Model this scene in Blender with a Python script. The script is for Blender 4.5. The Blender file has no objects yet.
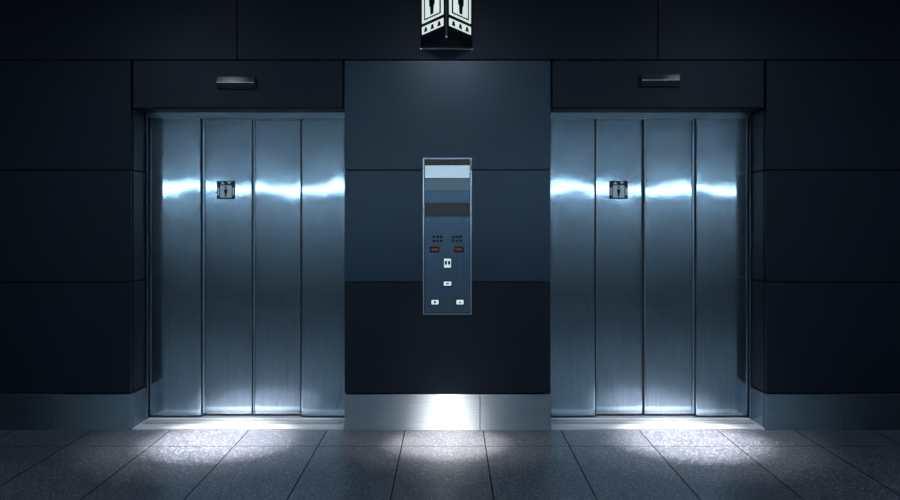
import bpy, bmesh, math, random
from mathutils import Vector, Matrix
random.seed(4)
sc = bpy.context.scene
sc.view_settings.view_transform = 'Standard'

F = 135.0
def PX(p): return (p-450)/F
def PZ(p): return (430-p)/F
EYE = 215/F
DR = 0.30                       # recess depth
FB = 810/6.3
def BX(p): return (p-450)/FB
def BZ(p): return EYE+(215-p)/FB

# ---------------------------------------------------------------- materials
def mat(name, col=(.5,.5,.5), rough=.5, metal=0., emit=None, es=0., spec=.5):
    m = bpy.data.materials.new(name); m.use_nodes = True
    b = m.node_tree.nodes['Principled BSDF']
    b.inputs['Base Color'].default_value = (*col,1)
    b.inputs['Roughness'].default_value = rough
    b.inputs['Metallic'].default_value = metal
    b.inputs['Specular IOR Level'].default_value = spec
    if emit:
        b.inputs['Emission Color'].default_value = (*emit,1)
        b.inputs['Emission Strength'].default_value = es
    return m

def noise(nt, scale_vec, scale=1., detail=3.):
    tc = nt.nodes.new('ShaderNodeTexCoord'); mp = nt.nodes.new('ShaderNodeMapping')
    mp.inputs['Scale'].default_value = scale_vec
    n = nt.nodes.new('ShaderNodeTexNoise'); n.inputs['Scale'].default_value = scale
    n.inputs['Detail'].default_value = detail
    nt.links.new(tc.outputs['Object'], mp.inputs['Vector']); nt.links.new(mp.outputs[0], n.inputs['Vector'])
    return n
def ramp(nt, src, stops):
    r = nt.nodes.new('ShaderNodeValToRGB')
    e = r.color_ramp.elements
    while len(e) < len(stops): e.new(.5)
    for k,(p,c) in enumerate(stops):
        e[k].position = p; e[k].color = (*c,1) if len(c)==3 else c
    nt.links.new(src, r.inputs[0]); return r

def steel(name, col, r1, r2, mix=.5, brush=(220,220,2.5), aniso=0., arot=0., var=.82):
    m = bpy.data.materials.new(name); m.use_nodes = True
    nt = m.node_tree; b = nt.nodes['Principled BSDF']; out = nt.nodes['Material Output']
    b2 = nt.nodes.new('ShaderNodeBsdfPrincipled')
    n = noise(nt, brush)
    c = ramp(nt, n.outputs[0], [(.3,tuple(x*var for x in col)),(.7,col)])
    for bb,r in ((b,r1),(b2,r2)):
        bb.inputs['Metallic'].default_value = 1
        bb.inputs['Roughness'].default_value = r
        nt.links.new(c.outputs[0], bb.inputs['Base Color'])
    if aniso:
        tg = nt.nodes.new('ShaderNodeTangent'); tg.direction_type='RADIAL'; tg.axis='Z'
        b2.inputs['Anisotropic'].default_value = aniso
        b2.inputs['Anisotropic Rotation'].default_value = arot
        nt.links.new(tg.outputs[0], b2.inputs['Tangent'])
    bp = nt.nodes.new('ShaderNodeBump'); bp.inputs['Strength'].default_value = .05
    bp.inputs['Distance'].default_value = .0004
    nt.links.new(n.outputs[0], bp.inputs['Height'])
    nt.links.new(bp.outputs[0], b2.inputs['Normal'])
    mx = nt.nodes.new('ShaderNodeMixShader'); mx.inputs[0].default_value = mix
    nt.links.new(b.outputs[0], mx.inputs[1]); nt.links.new(b2.outputs[0], mx.inputs[2])
    nt.links.new(mx.outputs[0], out.inputs['Surface'])
    return m

def panelmat(name, col, rough, spec):
    m = mat(name, col, rough, 0, spec=spec); nt = m.node_tree; b = nt.nodes['Principled BSDF']
    n = noise(nt, (1,1,1), 1.3, 4)
    c = ramp(nt, n.outputs[0], [(.3,tuple(x*.85 for x in col)),(.7,tuple(x*1.15 for x in col))])
    nt.links.new(c.outputs[0], b.inputs['Base Color'])
    n2 = noise(nt, (1,1,1), 6, 5)
    r = ramp(nt, n2.outputs[0], [(.3,(rough-.03,)*3),(.7,(rough+.03,)*3)])
    nt.links.new(r.outputs[0], b.inputs['Roughness'])
    return m

M_glow  = panelmat('blue_glow_lacquer_panel', (.005,.026,.052), .33, .5)  # bluish glow of the upper centre panels put into their base colour
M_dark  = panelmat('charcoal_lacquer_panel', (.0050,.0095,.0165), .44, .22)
M_gap   = mat('joint_black', (.002,.002,.003), .9, spec=.1)
M_door  = steel('brushed_steel_door', (.36,.44,.52), .07, .24, .50, aniso=.2, arot=.25, var=.76)
M_steel = steel('brushed_steel_trim', (.30,.36,.42), .22, .34, .85, brush=(2.5,200,220), aniso=.95, arot=.25)
M_kick  = steel('brushed_steel_kickplate', (.42,.46,.50), .22, .52, .80, brush=(2.5,200,220), aniso=1.0, arot=.25)
M_sill  = steel('sill_steel', (.90,.92,.94), .3, .6, .8, brush=(2.5,200,200))
M_edge  = mat('door_edge_highlight', (.60,.70,.78), .3, 1)  # paler steel that paints a highlight along the leaf edges
M_groove= mat('sill_groove', (.03,.03,.035), .6)
M_black = mat('black_gloss', (.006,.007,.009), .25)
M_blackm= mat('black_matte', (.008,.009,.011), .5)
M_sign  = mat('sign_light_face', (.8,.82,.8), .4, emit=(.86,1,.95), es=.72)
M_white = mat('sign_film_pale', (.75,.84,.88), .5)
M_btn   = mat('button_lit', (.8,.85,.85), .4, emit=(.8,.95,1), es=.45)
M_disp  = mat('display_lit', (.5,.6,.65), .3, emit=(.60,.80,.90), es=.45)
M_disp2 = mat('display_grey', (.10,.15,.18), .3, emit=(.25,.42,.52), es=.10)
M_red   = mat('display_red', (.05,.01,.01), .3, emit=(.9,.12,.06), es=.08)
M_wall  = panelmat('side_wall_paint', (.03,.033,.04), .7, .3)
M_ceil  = panelmat('ceiling_paint', (.02,.026,.028), .7, .3)
M_tube  = mat('tube_cool', (.8,.9,1), .4, emit=(.54,.81,1), es=46)
M_tube2 = mat('ceiling_diffuser', (.8,.9,1), .4, emit=(.24,.60,.80), es=3.2)
M_lens  = mat('downlight_lens', (1,1,1), .4, emit=(.9,.96,1), es=6)
M_house = mat('luminaire_housing', (.12,.13,.14), .5)

# granite floor
M_floor = bpy.data.materials.new('granite_tile_floor'); M_floor.use_nodes = True
nt = M_floor.node_tree; b = nt.nodes['Principled BSDF']
tc = nt.nodes.new('ShaderNodeTexCoord')
vo = nt.nodes.new('ShaderNodeTexVoronoi'); vo.inputs['Scale'].default_value = 165
nt.links.new(tc.outputs['Object'], vo.inputs['Vector'])
sep = nt.nodes.new('ShaderNodeSeparateColor'); nt.links.new(vo.outputs['Color'], sep.inputs[0])
r1 = ramp(nt, sep.outputs[0], [(0,(.034,.035,.044)),(.55,(.072,.074,.088)),(.85,(.12,.123,.142)),(1,(.42,.43,.46))])
n = noise(nt,(1,1,1),35,4)
r2 = ramp(nt, n.outputs[0], [(.35,(.8,)*3),(.65,(1.15,)*3)])
mul = nt.nodes.new('ShaderNodeMixRGB'); mul.blend_type='MULTIPLY'; mul.inputs[0].default_value=1
nt.links.new(r1.outputs[0], mul.inputs[1]); nt.links.new(r2.outputs[0], mul.inputs[2])
mp = nt.nodes.new('ShaderNodeMapping'); mp.inputs['Location'].default_value=(.3333+.5777*20,.42+12*1.155,0)
nt.links.new(tc.outputs['Object'], mp.inputs['Vector'])
bk = nt.nodes.new('ShaderNodeTexBrick'); bk.offset=0; bk.squash=1
bk.inputs['Scale'].default_value=1; bk.inputs['Brick Width'].default_value=.5777
bk.inputs['Row Height'].default_value=1.155; bk.inputs['Mortar Size'].default_value=.0045
bk.inputs['Mortar Smooth'].default_value=.1
bk.inputs['Color1'].default_value=(1,1,1,1); bk.inputs['Color2'].default_value=(.88,.88,.9,1)
bk.inputs['Mortar'].default_value=(.04,.04,.05,1)
nt.links.new(mp.outputs[0], bk.inputs['Vector'])
mul2 = nt.nodes.new('ShaderNodeMixRGB'); mul2.blend_type='MULTIPLY'; mul2.inputs[0].default_value=1
nt.links.new(mul.outputs[0], mul2.inputs[1]); nt.links.new(bk.outputs['Color'], mul2.inputs[2])
nt.links.new(mul2.outputs[0], b.inputs['Base Color'])
# joints are matte, stone is honed
rr = nt.nodes.new('ShaderNodeMapRange'); rr.inputs['To Min'].default_value=.30; rr.inputs['To Max'].default_value=.9
nt.links.new(bk.outputs['Fac'], rr.inputs['Value']); nt.links.new(rr.outputs[0], b.inputs['Roughness'])
bp = nt.nodes.new('ShaderNodeBump'); bp.inputs['Strength'].default_value=.12; bp.inputs['Distance'].default_value=.002
nt.links.new(sep.outputs[1], bp.inputs['Height']); nt.links.new(bp.outputs[0], b.inputs['Normal'])

# ---------------------------------------------------------------- mesh builder
class MB:
    def __init__(s): s.bm = bmesh.new(); s.mats=[]
    def mi(s,m):
        if m not in s.mats: s.mats.append(m)
        return s.mats.index(m)
    def box(s,x0,x1,y0,y1,z0,z1,m,M=None):
        x0,x1=sorted((x0,x1)); y0,y1=sorted((y0,y1)); z0,z1=sorted((z0,z1))
        vs=[Vector((x,y,z)) for x in(x0,x1) for y in(y0,y1) for z in(z0,z1)]
        if M: vs=[M@v for v in vs]
        v=[s.bm.verts.new(p) for p in vs]
        i=s.mi(m)
        for f in((0,1,3,2),(4,6,7,5),(0,4,5,1),(2,3,7,6),(0,2,6,4),(1,5,7,3)):
            fa=s.bm.faces.new([v[k] for k in f]); fa.material_index=i
    def prism(s,pts,axis_from,axis_to,m,M=None,ax='y'):
        def P(p,a):
            q = Vector((p[0],a,p[1])) if ax=='y' else Vector((p[0],p[1],a)) if ax=='z' else Vector((a,p[0],p[1]))
            return M@q if M else q
        A=[s.bm.verts.new(P(p,axis_from)) for p in pts]; B=[s.bm.verts.new(P(p,axis_to)) for p in pts]
        i=s.mi(m); n=len(pts)
        fs=[s.bm.faces.new(A), s.bm.faces.new(B[::-1])]
        for k in range(n): fs.append(s.bm.faces.new((A[k],B[k],B[(k+1)%n],A[(k+1)%n])))
        for f in fs: f.material_index=i
    def disc(s,cx,cz,r,y0,y1,m,M=None,n=20):
        s.prism([(cx+r*math.cos(t*2*math.pi/n),cz+r*math.sin(t*2*math.pi/n)) for t in range(n)],y0,y1,m,M)
    def done(s,name,bevel=0,parent=None,recalc=True):
        if recalc: bmesh.ops.recalc_face_normals(s.bm,faces=s.bm.faces)
        me=bpy.data.meshes.new(name); s.bm.to_mesh(me); s.bm.free()
        for m in s.mats: me.materials.append(m)
        o=bpy.data.objects.new(name,me); sc.collection.objects.link(o)
        if bevel:
            md=o.modifiers.new('bevel','BEVEL'); md.width=bevel; md.segments=2; md.limit_method='ANGLE'
        if parent: o.parent=parent
        return o

HW=7.0; CZ=3.42; BACK=-8.0
T=.04       # panel skin thickness
G=.0035     # half joint
# ---------------------------------------------------------------- wall with lift openings
w=MB()
XL0,XL1=PX(131.5),PX(344); XR0,XR1=PX(551),PX(765.5); ZO=PZ(108)
w.box(-HW,XL0-T,T,.6,0,CZ,M_gap); w.box(XR1+T,HW,T,.6,0,CZ,M_gap)
w.box(XL1+T,XR0-T,T,.6,0,CZ,M_gap)
w.box(XL0-T,XL1+T,T,.6,ZO+T,CZ,M_gap); w.box(XR0-T,XR1+T,T,.6,ZO+T,CZ,M_gap)
w.box(XL0-T,XL1+T,.5,.6,0,ZO+T,M_gap); w.box(XR0-T,XR1+T,.5,.6,0,ZO+T,M_gap)
def pan(a,b_,t,bt,m,y0=0):
    w.box(PX(a)+G,PX(b_)-G,y0,T-.002,PZ(bt)+G,PZ(t)-G,m)
xs=[-495,-184,237,658,1080,1395]
for a,c in zip(xs[:-1],xs[1:]):
    w.box(PX(a)+G,PX(c)-G,0,T-.002,PZ(60)+G,CZ-.01,M_dark)
rows=[(60,170),(170,282),(282,393.5)]
for k,(t,bt) in enumerate(rows):
    pan(344,551,t,bt,M_glow if k<2 else M_dark)
    for a,c in((-76,131),(-283,-76),(-495,-283)): pan(a,c,t,bt,M_dark)
    for a,c in((766,973),(973,1180),(1180,1395)): pan(a,c,t,bt,M_dark)
    for x0,x1 in((XL0-T,XL0),(XR1,XR1+T),(XL1,XL1+T),(XR0-T,XR0)):
        w.box(x0,x1,T,DR,PZ(bt)+G,min(PZ(t),ZO+.0)-G,M_dark)
pan(132.5,343,60,108,M_dark); pan(552,764.5,60,108,M_dark)
w.box(XL0,XL1,T,DR,ZO,ZO+T,M_dark); w.box(XR0,XR1,T,DR,ZO,ZO+T,M_dark)
wall=w.done('wall_back',.0025)

ZB=PZ(394.5)
def bboard(name,segs,rets,m):
    q=MB()
    for a,c in segs: q.box(PX(a)+.0015,PX(c)-.0015,-.006,T,.0,ZB,m)
    for x0,x1 in rets: q.box(x0,x1,T,DR,.0,ZB,m)
    return q.done(name,.0012)
bboard('baseboard_center',[(345,480),(480,551)],[(XL1-.002,XL1+T),(XR0-T,XR0+.002)],M_kick)
bboard('baseboard_left',[(-495,-283),(-283,-76),(-76,52),(52,131.5)],[(XL0-T,XL0+.004)],M_steel)
bboard('baseboard_right',[(766,842),(842,973),(973,1180),(1180,1395)],[(XR1-.004,XR1+T)],M_steel)

# ---------------------------------------------------------------- lift doors
def lift(x0p,x1p,cuts,seed):
    rnd=random.Random(seed)
    e=bpy.data.objects.new('elevator_door',None); sc.collection.objects.link(e)
    zt=BZ(118.5); zb=.035
    fr=MB()
    X0,X1=x0p,x1p
    fr.box(X0,cuts[0]-.003,DR-.03,DR+.10,0.0,zt+.04,M_steel)
    fr.box(cuts[4]+.003,X1,DR-.03,DR+.10,0.0,zt+.04,M_steel)
    fr.box(cuts[0]-.003,cuts[4]+.003,DR-.03,DR+.10,zt,zt+.045,M_steel)
    fr.box(X0,X1,DR+.10,DR+.14,0,zt+.045,M_gap)
    fr.done('door_frame',.001,e)
    s=MB()
    s.box(X0,X1,.0,DR-.03,.0,.012,M_sill)
    s.box(cuts[0],cuts[4],DR-.03,DR+.10,0,.02,M_sill)
    for yy in(.13,.17,.235): s.box(X0+.03,X1-.03,yy,yy+.008,.0121,.0135,M_groove)
    s.done('door_sill',.001,e)
    sh=MB()  # black strips added as overlap shadow and dark gap between the leaves
    for k in range(4):
        a,c=cuts[k],cuts[k+1]
        inner=k in(1,2)
        y=DR+(.045 if inner else 0)
        if k==1: c-=.006
        if k==2: a+=.009
        bm=bmesh.new()
        NZ=90
        wdt=c-a
        er=.010
        us=[0,er*.15,er*.4,er*.7,er]+[er+(wdt-2*er)*i/22 for i in range(1,22)]+[wdt-er,wdt-er*.7,wdt-er*.4,wdt-er*.15,wdt]
        NX=len(us)-1
        p=[rnd.uniform(0,6.28) for _ in range(8)]
        amp=rnd.uniform(.0016,.0028); tilt=rnd.uniform(-.0010,.0010)
        def h(ux,z):
            u=ux/wdt
            zz=z-BZ(188)
            s1=amp*math.sin(2*math.pi*u*.8+p[0])+.0008*math.sin(2*math.pi*u*2.1+p[1])+tilt
            v=zz*s1*math.exp(-(zz/.9)**2)
            v+=.00010*math.sin(20*z+3*u+p[2])+.00003*math.sin(44*z-5*u+p[3])
            v+=.0008*math.sin(math.pi*u)*math.sin(2.1*z+p[4])
            v+=.007*(4*u*(1-u))+.0005*math.sin(2*math.pi*u*2+p[5])
            d=min(ux,wdt-ux)
            if d<er: t=1-d/er; v-=.010*(1-math.sqrt(max(0,1-t*t)))
            return v
        g=[[bm.verts.new((a+us[i],y-h(us[i],zb+(zt-zb)*j/NZ),zb+(zt-zb)*j/NZ)) for j in range(NZ+1)] for i in range(NX+1)]
        for i in range(NX):
            for j in range(NZ):
                fc=bm.faces.new((g[i][j],g[i+1][j],g[i+1][j+1],g[i][j+1])); fc.smooth=True
        bd=[ed for ed in bm.edges if ed.is_boundary]
        r=bmesh.ops.extrude_edge_only(bm,edges=bd)
        nv=[q for q in r['geom'] if isinstance(q,bmesh.types.BMVert)]
        for v in nv: v.co.y=y+.034
        for ed in bd: ed.smooth=False
        for fc in bm.faces:
            if any(v in nv for v in fc.verts): fc.smooth=False
        me=bpy.data.meshes.new('door_leaf'); bm.to_mesh(me); bm.free(); me.materials.append(M_door)
        o=bpy.data.objects.new('door_leaf_%d'%(k+1),me); sc.collection.objects.link(o); o.parent=e
    sh.box(cuts[2]-.006,cuts[2]+.009,DR+.055,DR+.08,zb,zt,M_blackm)
    sh.box(cuts[1]-.004,cuts[1]+.007,DR+.012,DR+.045,zb,zt,M_blackm)
    sh.box(cuts[3]-.007,cuts[3]+.004,DR+.012,DR+.045,zb,zt,M_blackm)
    sh.done('door_seam_shade',0,e)
    eg=MB()  # bright strips added as seam highlights beside the dark gaps
    eg.box(cuts[2]+.0065,cuts[2]+.0115,DR+.036,DR+.06,zb,zt,M_edge)
    eg.box(cuts[1]+.006,cuts[1]+.010,DR+.026,DR+.045,zb,zt,M_edge)
    eg.box(cuts[3]-.010,cuts[3]-.006,DR+.026,DR+.045,zb,zt,M_edge)
    eg.done('door_seam_highlight',.0012,e)
    return e
cL=[BX(149.5),BX(201),BX(251.5),BX(301),BX(353)]
cR=[BX(543),BX(595.5),BX(645),BX(696),BX(748)]
lift(XL0+.005,XL1-.003,[cL[0],cL[1],cL[2],cL[3],XL1-.02],11)
lift(XR0+.003,XR1-.005,[XR0+.02,cR[1],cR[2],cR[3],cR[4]],23)

def pictogram(q,s,M,white):
    u=s/20.
    def bx(x0,x1,z0,z1,m,y0,y1): q.box(x0*u,x1*u,y0,y1,z0*u,z1*u,m,M)
    bx(-10,10,-10,10,M_blackm,-.004,0)
    bx(-6.4,6.4,-8.4,5.0,white,-.006,-.004)
    bx(-9.0,-7.4,-6,2.6,white,-.006,-.004); bx(7.4,9.0,-6,2.6,white,-.006,-.004)
    for sx,d in((-3.6,1),(3.6,-1)):
        q.prism([((sx-2.4)*u,(7.7-1.5*d)*u),((sx+2.4)*u,(7.7-1.5*d)*u),(sx*u,(7.7+1.6*d)*u)],-.006,-.004,white,M)
    q.disc(0,2.9*u,1.3*u,-.008,-.006,M_blackm,M)
    q.prism([(-1.9*u,.9*u),(1.9*u,.9*u),(1.7*u,-3.2*u),(1.1*u,-3.2*u),(.9*u,-7.4*u),(-.9*u,-7.4*u),(-1.1*u,-3.2*u),(-1.7*u,-3.2*u)],-.008,-.006,M_blackm,M)
for cx in(226,618.5):
    q=MB(); X=(cx-450)/(810/6.335)
    pictogram(q,.142,Matrix.Translation((X,DR+.036,EYE+(215-190)/(810/6.335))),M_white)
    q.done('elevator_pictogram_sign')

# arrival lanterns
M_lant = mat('lantern_grey', (.09,.10,.11), .45, 1)
for (a,c,t,bt) in((218,256,78,89),(640,678.5,75.5,87)):
    q=MB()
    x0,x1=PX(a),PX(c); z0,z1=PZ(bt),PZ(t); mid=z0+(z1-z0)*.55
    q.prism([(-.001,z0-.006),(-.001,z1+.004),(-.035,z1-.0),(-.05,mid),(-.032,z0)],x0,x1,M_blackm,None,'x')
    q.prism([(-.036,z1+.001),(-.052,mid),(-.055,mid),(-.039,z1+.004)],x0+.003,x1-.003,M_lant,None,'x')
    q.box(x0+.004,x1-.004,-.054,-.049,mid-.006,mid-.002,M_white)
    q.done('elevator_arrival_lantern',.001)

# ---------------------------------------------------------------- call panel
q=MB()
M_cp = steel('call_panel_steel', (.11,.155,.21), .3, .45, .5)
M_cpe= steel('call_panel_edge', (.62,.68,.74), .2, .4, .5)
def cb(a,c,t,bt,y0,y1,m): q.box(PX(a),PX(c),-y0+.009,-y1+.009,PZ(bt),PZ(t),m)
cb(423,471.5,158,314.5,0.006,.012,M_blackm)
cb(423,424.1,158,314.5,.012,.016,M_cpe); cb(470.4,471.5,158,314.5,.012,.016,M_cpe)
cb(424.1,470.4,158,159,.012,.016,M_cpe); cb(424.1,470.4,313.5,314.5,.012,.016,M_cpe)
cb(425,469.6,160,165.5,.012,.014,M_black)
cb(425,469.6,165.5,178,.012,.015,M_disp)
cb(425,469.6,178.8,190.5,.012,.015,M_disp2)
cb(425,469.6,191,203,.012,.014,M_cp)
cb(425,469.6,204,216,.012,.0135,M_black)
cb(425,469.6,216.6,312.6,.012,.015,M_cp)
for x in(437.5,457):
    for k in range(3): cb(x-5+k*3.6,x-2.2+k*3.6,235.5,238,.015,.0165,M_black); cb(x-5+k*3.6,x-2.2+k*3.6,239.5,242,.015,.0165,M_black)
cb(430,439.5,246.5,252.5,.015,.017,M_black); cb(454,463.5,246.5,252.5,.015,.017,M_black)
cb(431.5,438,248.2,250.8,.017,.0175,M_red); cb(455.5,462,248.2,250.8,.017,.0175,M_red)
def button(cx,cy,wd,hh,lit=True):
    cb(cx-wd/2-1,cx+wd/2+1,cy-hh/2-1,cy+hh/2+1,.015,.018,M_black)
    cb(cx-wd/2,cx+wd/2,cy-hh/2,cy+hh/2,.018,.021,M_btn)
button(447.5,263,7,9)
cb(444.8,447,261,264.5,.021,.0215,M_black); cb(448,450.2,261,264.5,.021,.0215,M_black)
button(447.5,283.5,7.5,4); cb(446,449,283,284.2,.021,.0215,M_black)
button(435,302,7,4.5); button(460,302,7,4.5)
q.disc(PX(435),PZ(302),.009,-.012,-.0125,M_black); q.prism([(PX(458.6),PZ(303)),(PX(461.4),PZ(303)),(PX(460),PZ(300.8))],-.012,-.0125,M_black)
for x in(428,467):
    for y in(220,309): q.disc(PX(x),PZ(y),.004,-.006,-.008,M_cpe,None,10)
q.done('elevator_call_panel')

# ---------------------------------------------------------------- V-shaped lit sign over the panel
q=MB()
z0=PZ(49); z1=z0+.50; ap=(PX(446.5),-.36); hwid=.19
L=(ap[0]-hwid,-.0); R=(ap[0]+hwid,-.0)
q.prism([L,(L[0],-.02),(ap[0]-.006,ap[1]),(ap[0]+.006,ap[1]),(R[0],-.02),R],z0,z1,M_blackm,None,'z')
q.prism([(L[0]-.004,0),(L[0]-.004,-.024),(ap[0]-.008,ap[1]-.008),(ap[0]+.008,ap[1]-.008),(R[0]+.004,-.024),(R[0]+.004,0)],z0+.006,z0+.014,M_cp,None,'z')
q.box(L[0]-.004,R[0]+.004,-.012,-.001,z0-.004,z0+.012,M_cpe)
for sgn in(-1,1):
    A=Vector((ap[0],ap[1],0)); B=Vector((ap[0]+sgn*hwid,-.02,0))
    c=(A+B)/2; d=(B-A).normalized()*(1 if sgn>0 else -1)
    nrm=Vector((0,0,1)).cross(d)
    ln=(B-A).length
    M=Matrix(((d.x,nrm.x,0,c.x),(d.y,nrm.y,0,c.y),(0,0,1,z0+.275),(0,0,0,1)))
    W=ln*.42
    q.box(-W,W,-.006,.0,-.10,.175,M_sign,M)
    q.box(-W*.78,W*.78,-.008,-.006,-.085,.16,M_blackm,M)
    q.box(-W*.66,W*.66,-.009,-.008,-.075,.15,M_sign,M)
    q.disc(0,.095,.026,-.011,-.009,M_blackm,M)
    q.prism([(-.045,.06),(.045,.06),(.04,-.005),(.026,-.005),(.022,-.065),(-.022,-.065),(-.026,-.005),(-.04,-.005)],-.011,-.009,M_blackm,M)
    q.box(-W,W,-.006,0,-.18,-.125,M_sign,M)
    for k in range(3):
        xx=(-.62+.62*k)*W
        q.prism([(xx-.026,-.17),(xx+.026,-.17),(xx+.012,-.137),(xx-.012,-.137)],-.008,-.006,M_blackm,M)
q.done('elevator_wayfinding_sign',0)

# ---------------------------------------------------------------- room shell
def slab(name,x0,x1,y0,y1,z0,z1,m):
    q=MB(); q.box(x0,x1,y0,y1,z0,z1,m); return q.done(name)
slab('floor',-HW,HW,BACK,.6,-.1,0,M_floor)
slab('ceiling',-HW,HW,BACK,.6,CZ,CZ+.1,M_ceil)
slab('wall_left',-HW-.1,-HW,BACK,.6,0,CZ,M_wall)
slab('wall_right',HW,HW+.1,BACK,.6,0,CZ,M_wall)
slab('wall_front',-HW-.1,HW+.1,BACK-.1,BACK,0,CZ,M_wall)

q=MB()
zl=2.06
q.box(-6.2,6.2,BACK,BACK+.05,zl-.07,zl+.07,M_house)
q.box(-6.15,6.15,BACK+.05,BACK+.075,zl-.025,zl+.025,M_tube)
q.done('linear_wall_light')
q=MB()
q.box(-4.5,4.5,-6.9,-6.5,CZ-.05,CZ,M_house); q.box(-4.45,4.45,-6.85,-6.55,CZ-.056,CZ-.05,M_tube2)
q.done('linear_ceiling_light')

def tube_ring(q,cx,cy,r0,r1,za,zb,m,n=28):
    for k in range(n):
        t0,t1=2*math.pi*k/n,2*math.pi*(k+1)/n
        pts=[(cx+r0*math.cos(t0),cy+r0*math.sin(t0)),(cx+r1*math.cos(t0),cy+r1*math.sin(t0)),(cx+r1*math.cos(t1),cy+r1*math.sin(t1)),(cx+r0*math.cos(t1),cy+r0*math.sin(t1))]
        q.prism(pts,za,zb,m,None,'z')
def spot(o,x,y,ty,col,en,ang):
    ld=bpy.data.lights.new('spot','SPOT'); ld.energy=en; ld.color=col; ld.spot_size=math.radians(ang); ld.spot_blend=1; ld.shadow_soft_size=.05
    lo=bpy.data.objects.new('spot_lamp',ld); sc.collection.objects.link(lo); lo.location=(x,y,CZ-.04); lo.parent=o
    lo.rotation_euler=(Vector((x,ty,0))-Vector((x,y,CZ-.04))).to_track_quat('-Z','Y').to_euler()
for x,y,ty,col,en,ang in((-1.62,-.30,-.27,(.96,.97,1),4200,21),(-.02,-.85,-.34,(1,.96,.90),3000,16.5),(1.70,-.30,-.27,(.96,.97,1),4200,21)):
    q=MB()
    tube_ring(q,x,y,.055,.075,CZ-.035,CZ,M_house)
    q.prism([(x+.055*math.cos(k*math.pi/12),y+.055*math.sin(k*math.pi/12)) for k in range(24)],CZ-.008,CZ-.002,M_lens,None,'z')
    o=q.done('ceiling_downlight')
    spot(o,x,y,ty,col,en,ang)                 # tight beam
    spot(o,x,y,ty,col,en*.11,ang*1.7)         # spill

for x,en in((-2.6,24),(0,34),(2.6,24)):  # unseen fill lights added to brighten floor and walls
    ld=bpy.data.lights.new('fill_area','AREA'); ld.shape='DISK'; ld.size=.5; ld.energy=en; ld.color=(.60,.78,1)
    lo=bpy.data.objects.new('fill_lamp',ld); sc.collection.objects.link(lo); lo.location=(x,-2.6,CZ-.03)

wd=bpy.data.worlds.new('w'); sc.world=wd; wd.use_nodes=True
wd.node_tree.nodes['Background'].inputs[0].default_value=(.02,.03,.05,1)
wd.node_tree.nodes['Background'].inputs[1].default_value=.2

cd=bpy.data.cameras.new('camera'); cam=bpy.data.objects.new('camera',cd); sc.collection.objects.link(cam)
cam.location=(0,-6,EYE); cam.rotation_euler=(math.radians(90),0,0)
cd.sensor_width=36; cd.lens=36*810/900; cd.shift_y=-35/900
sc.camera=cam
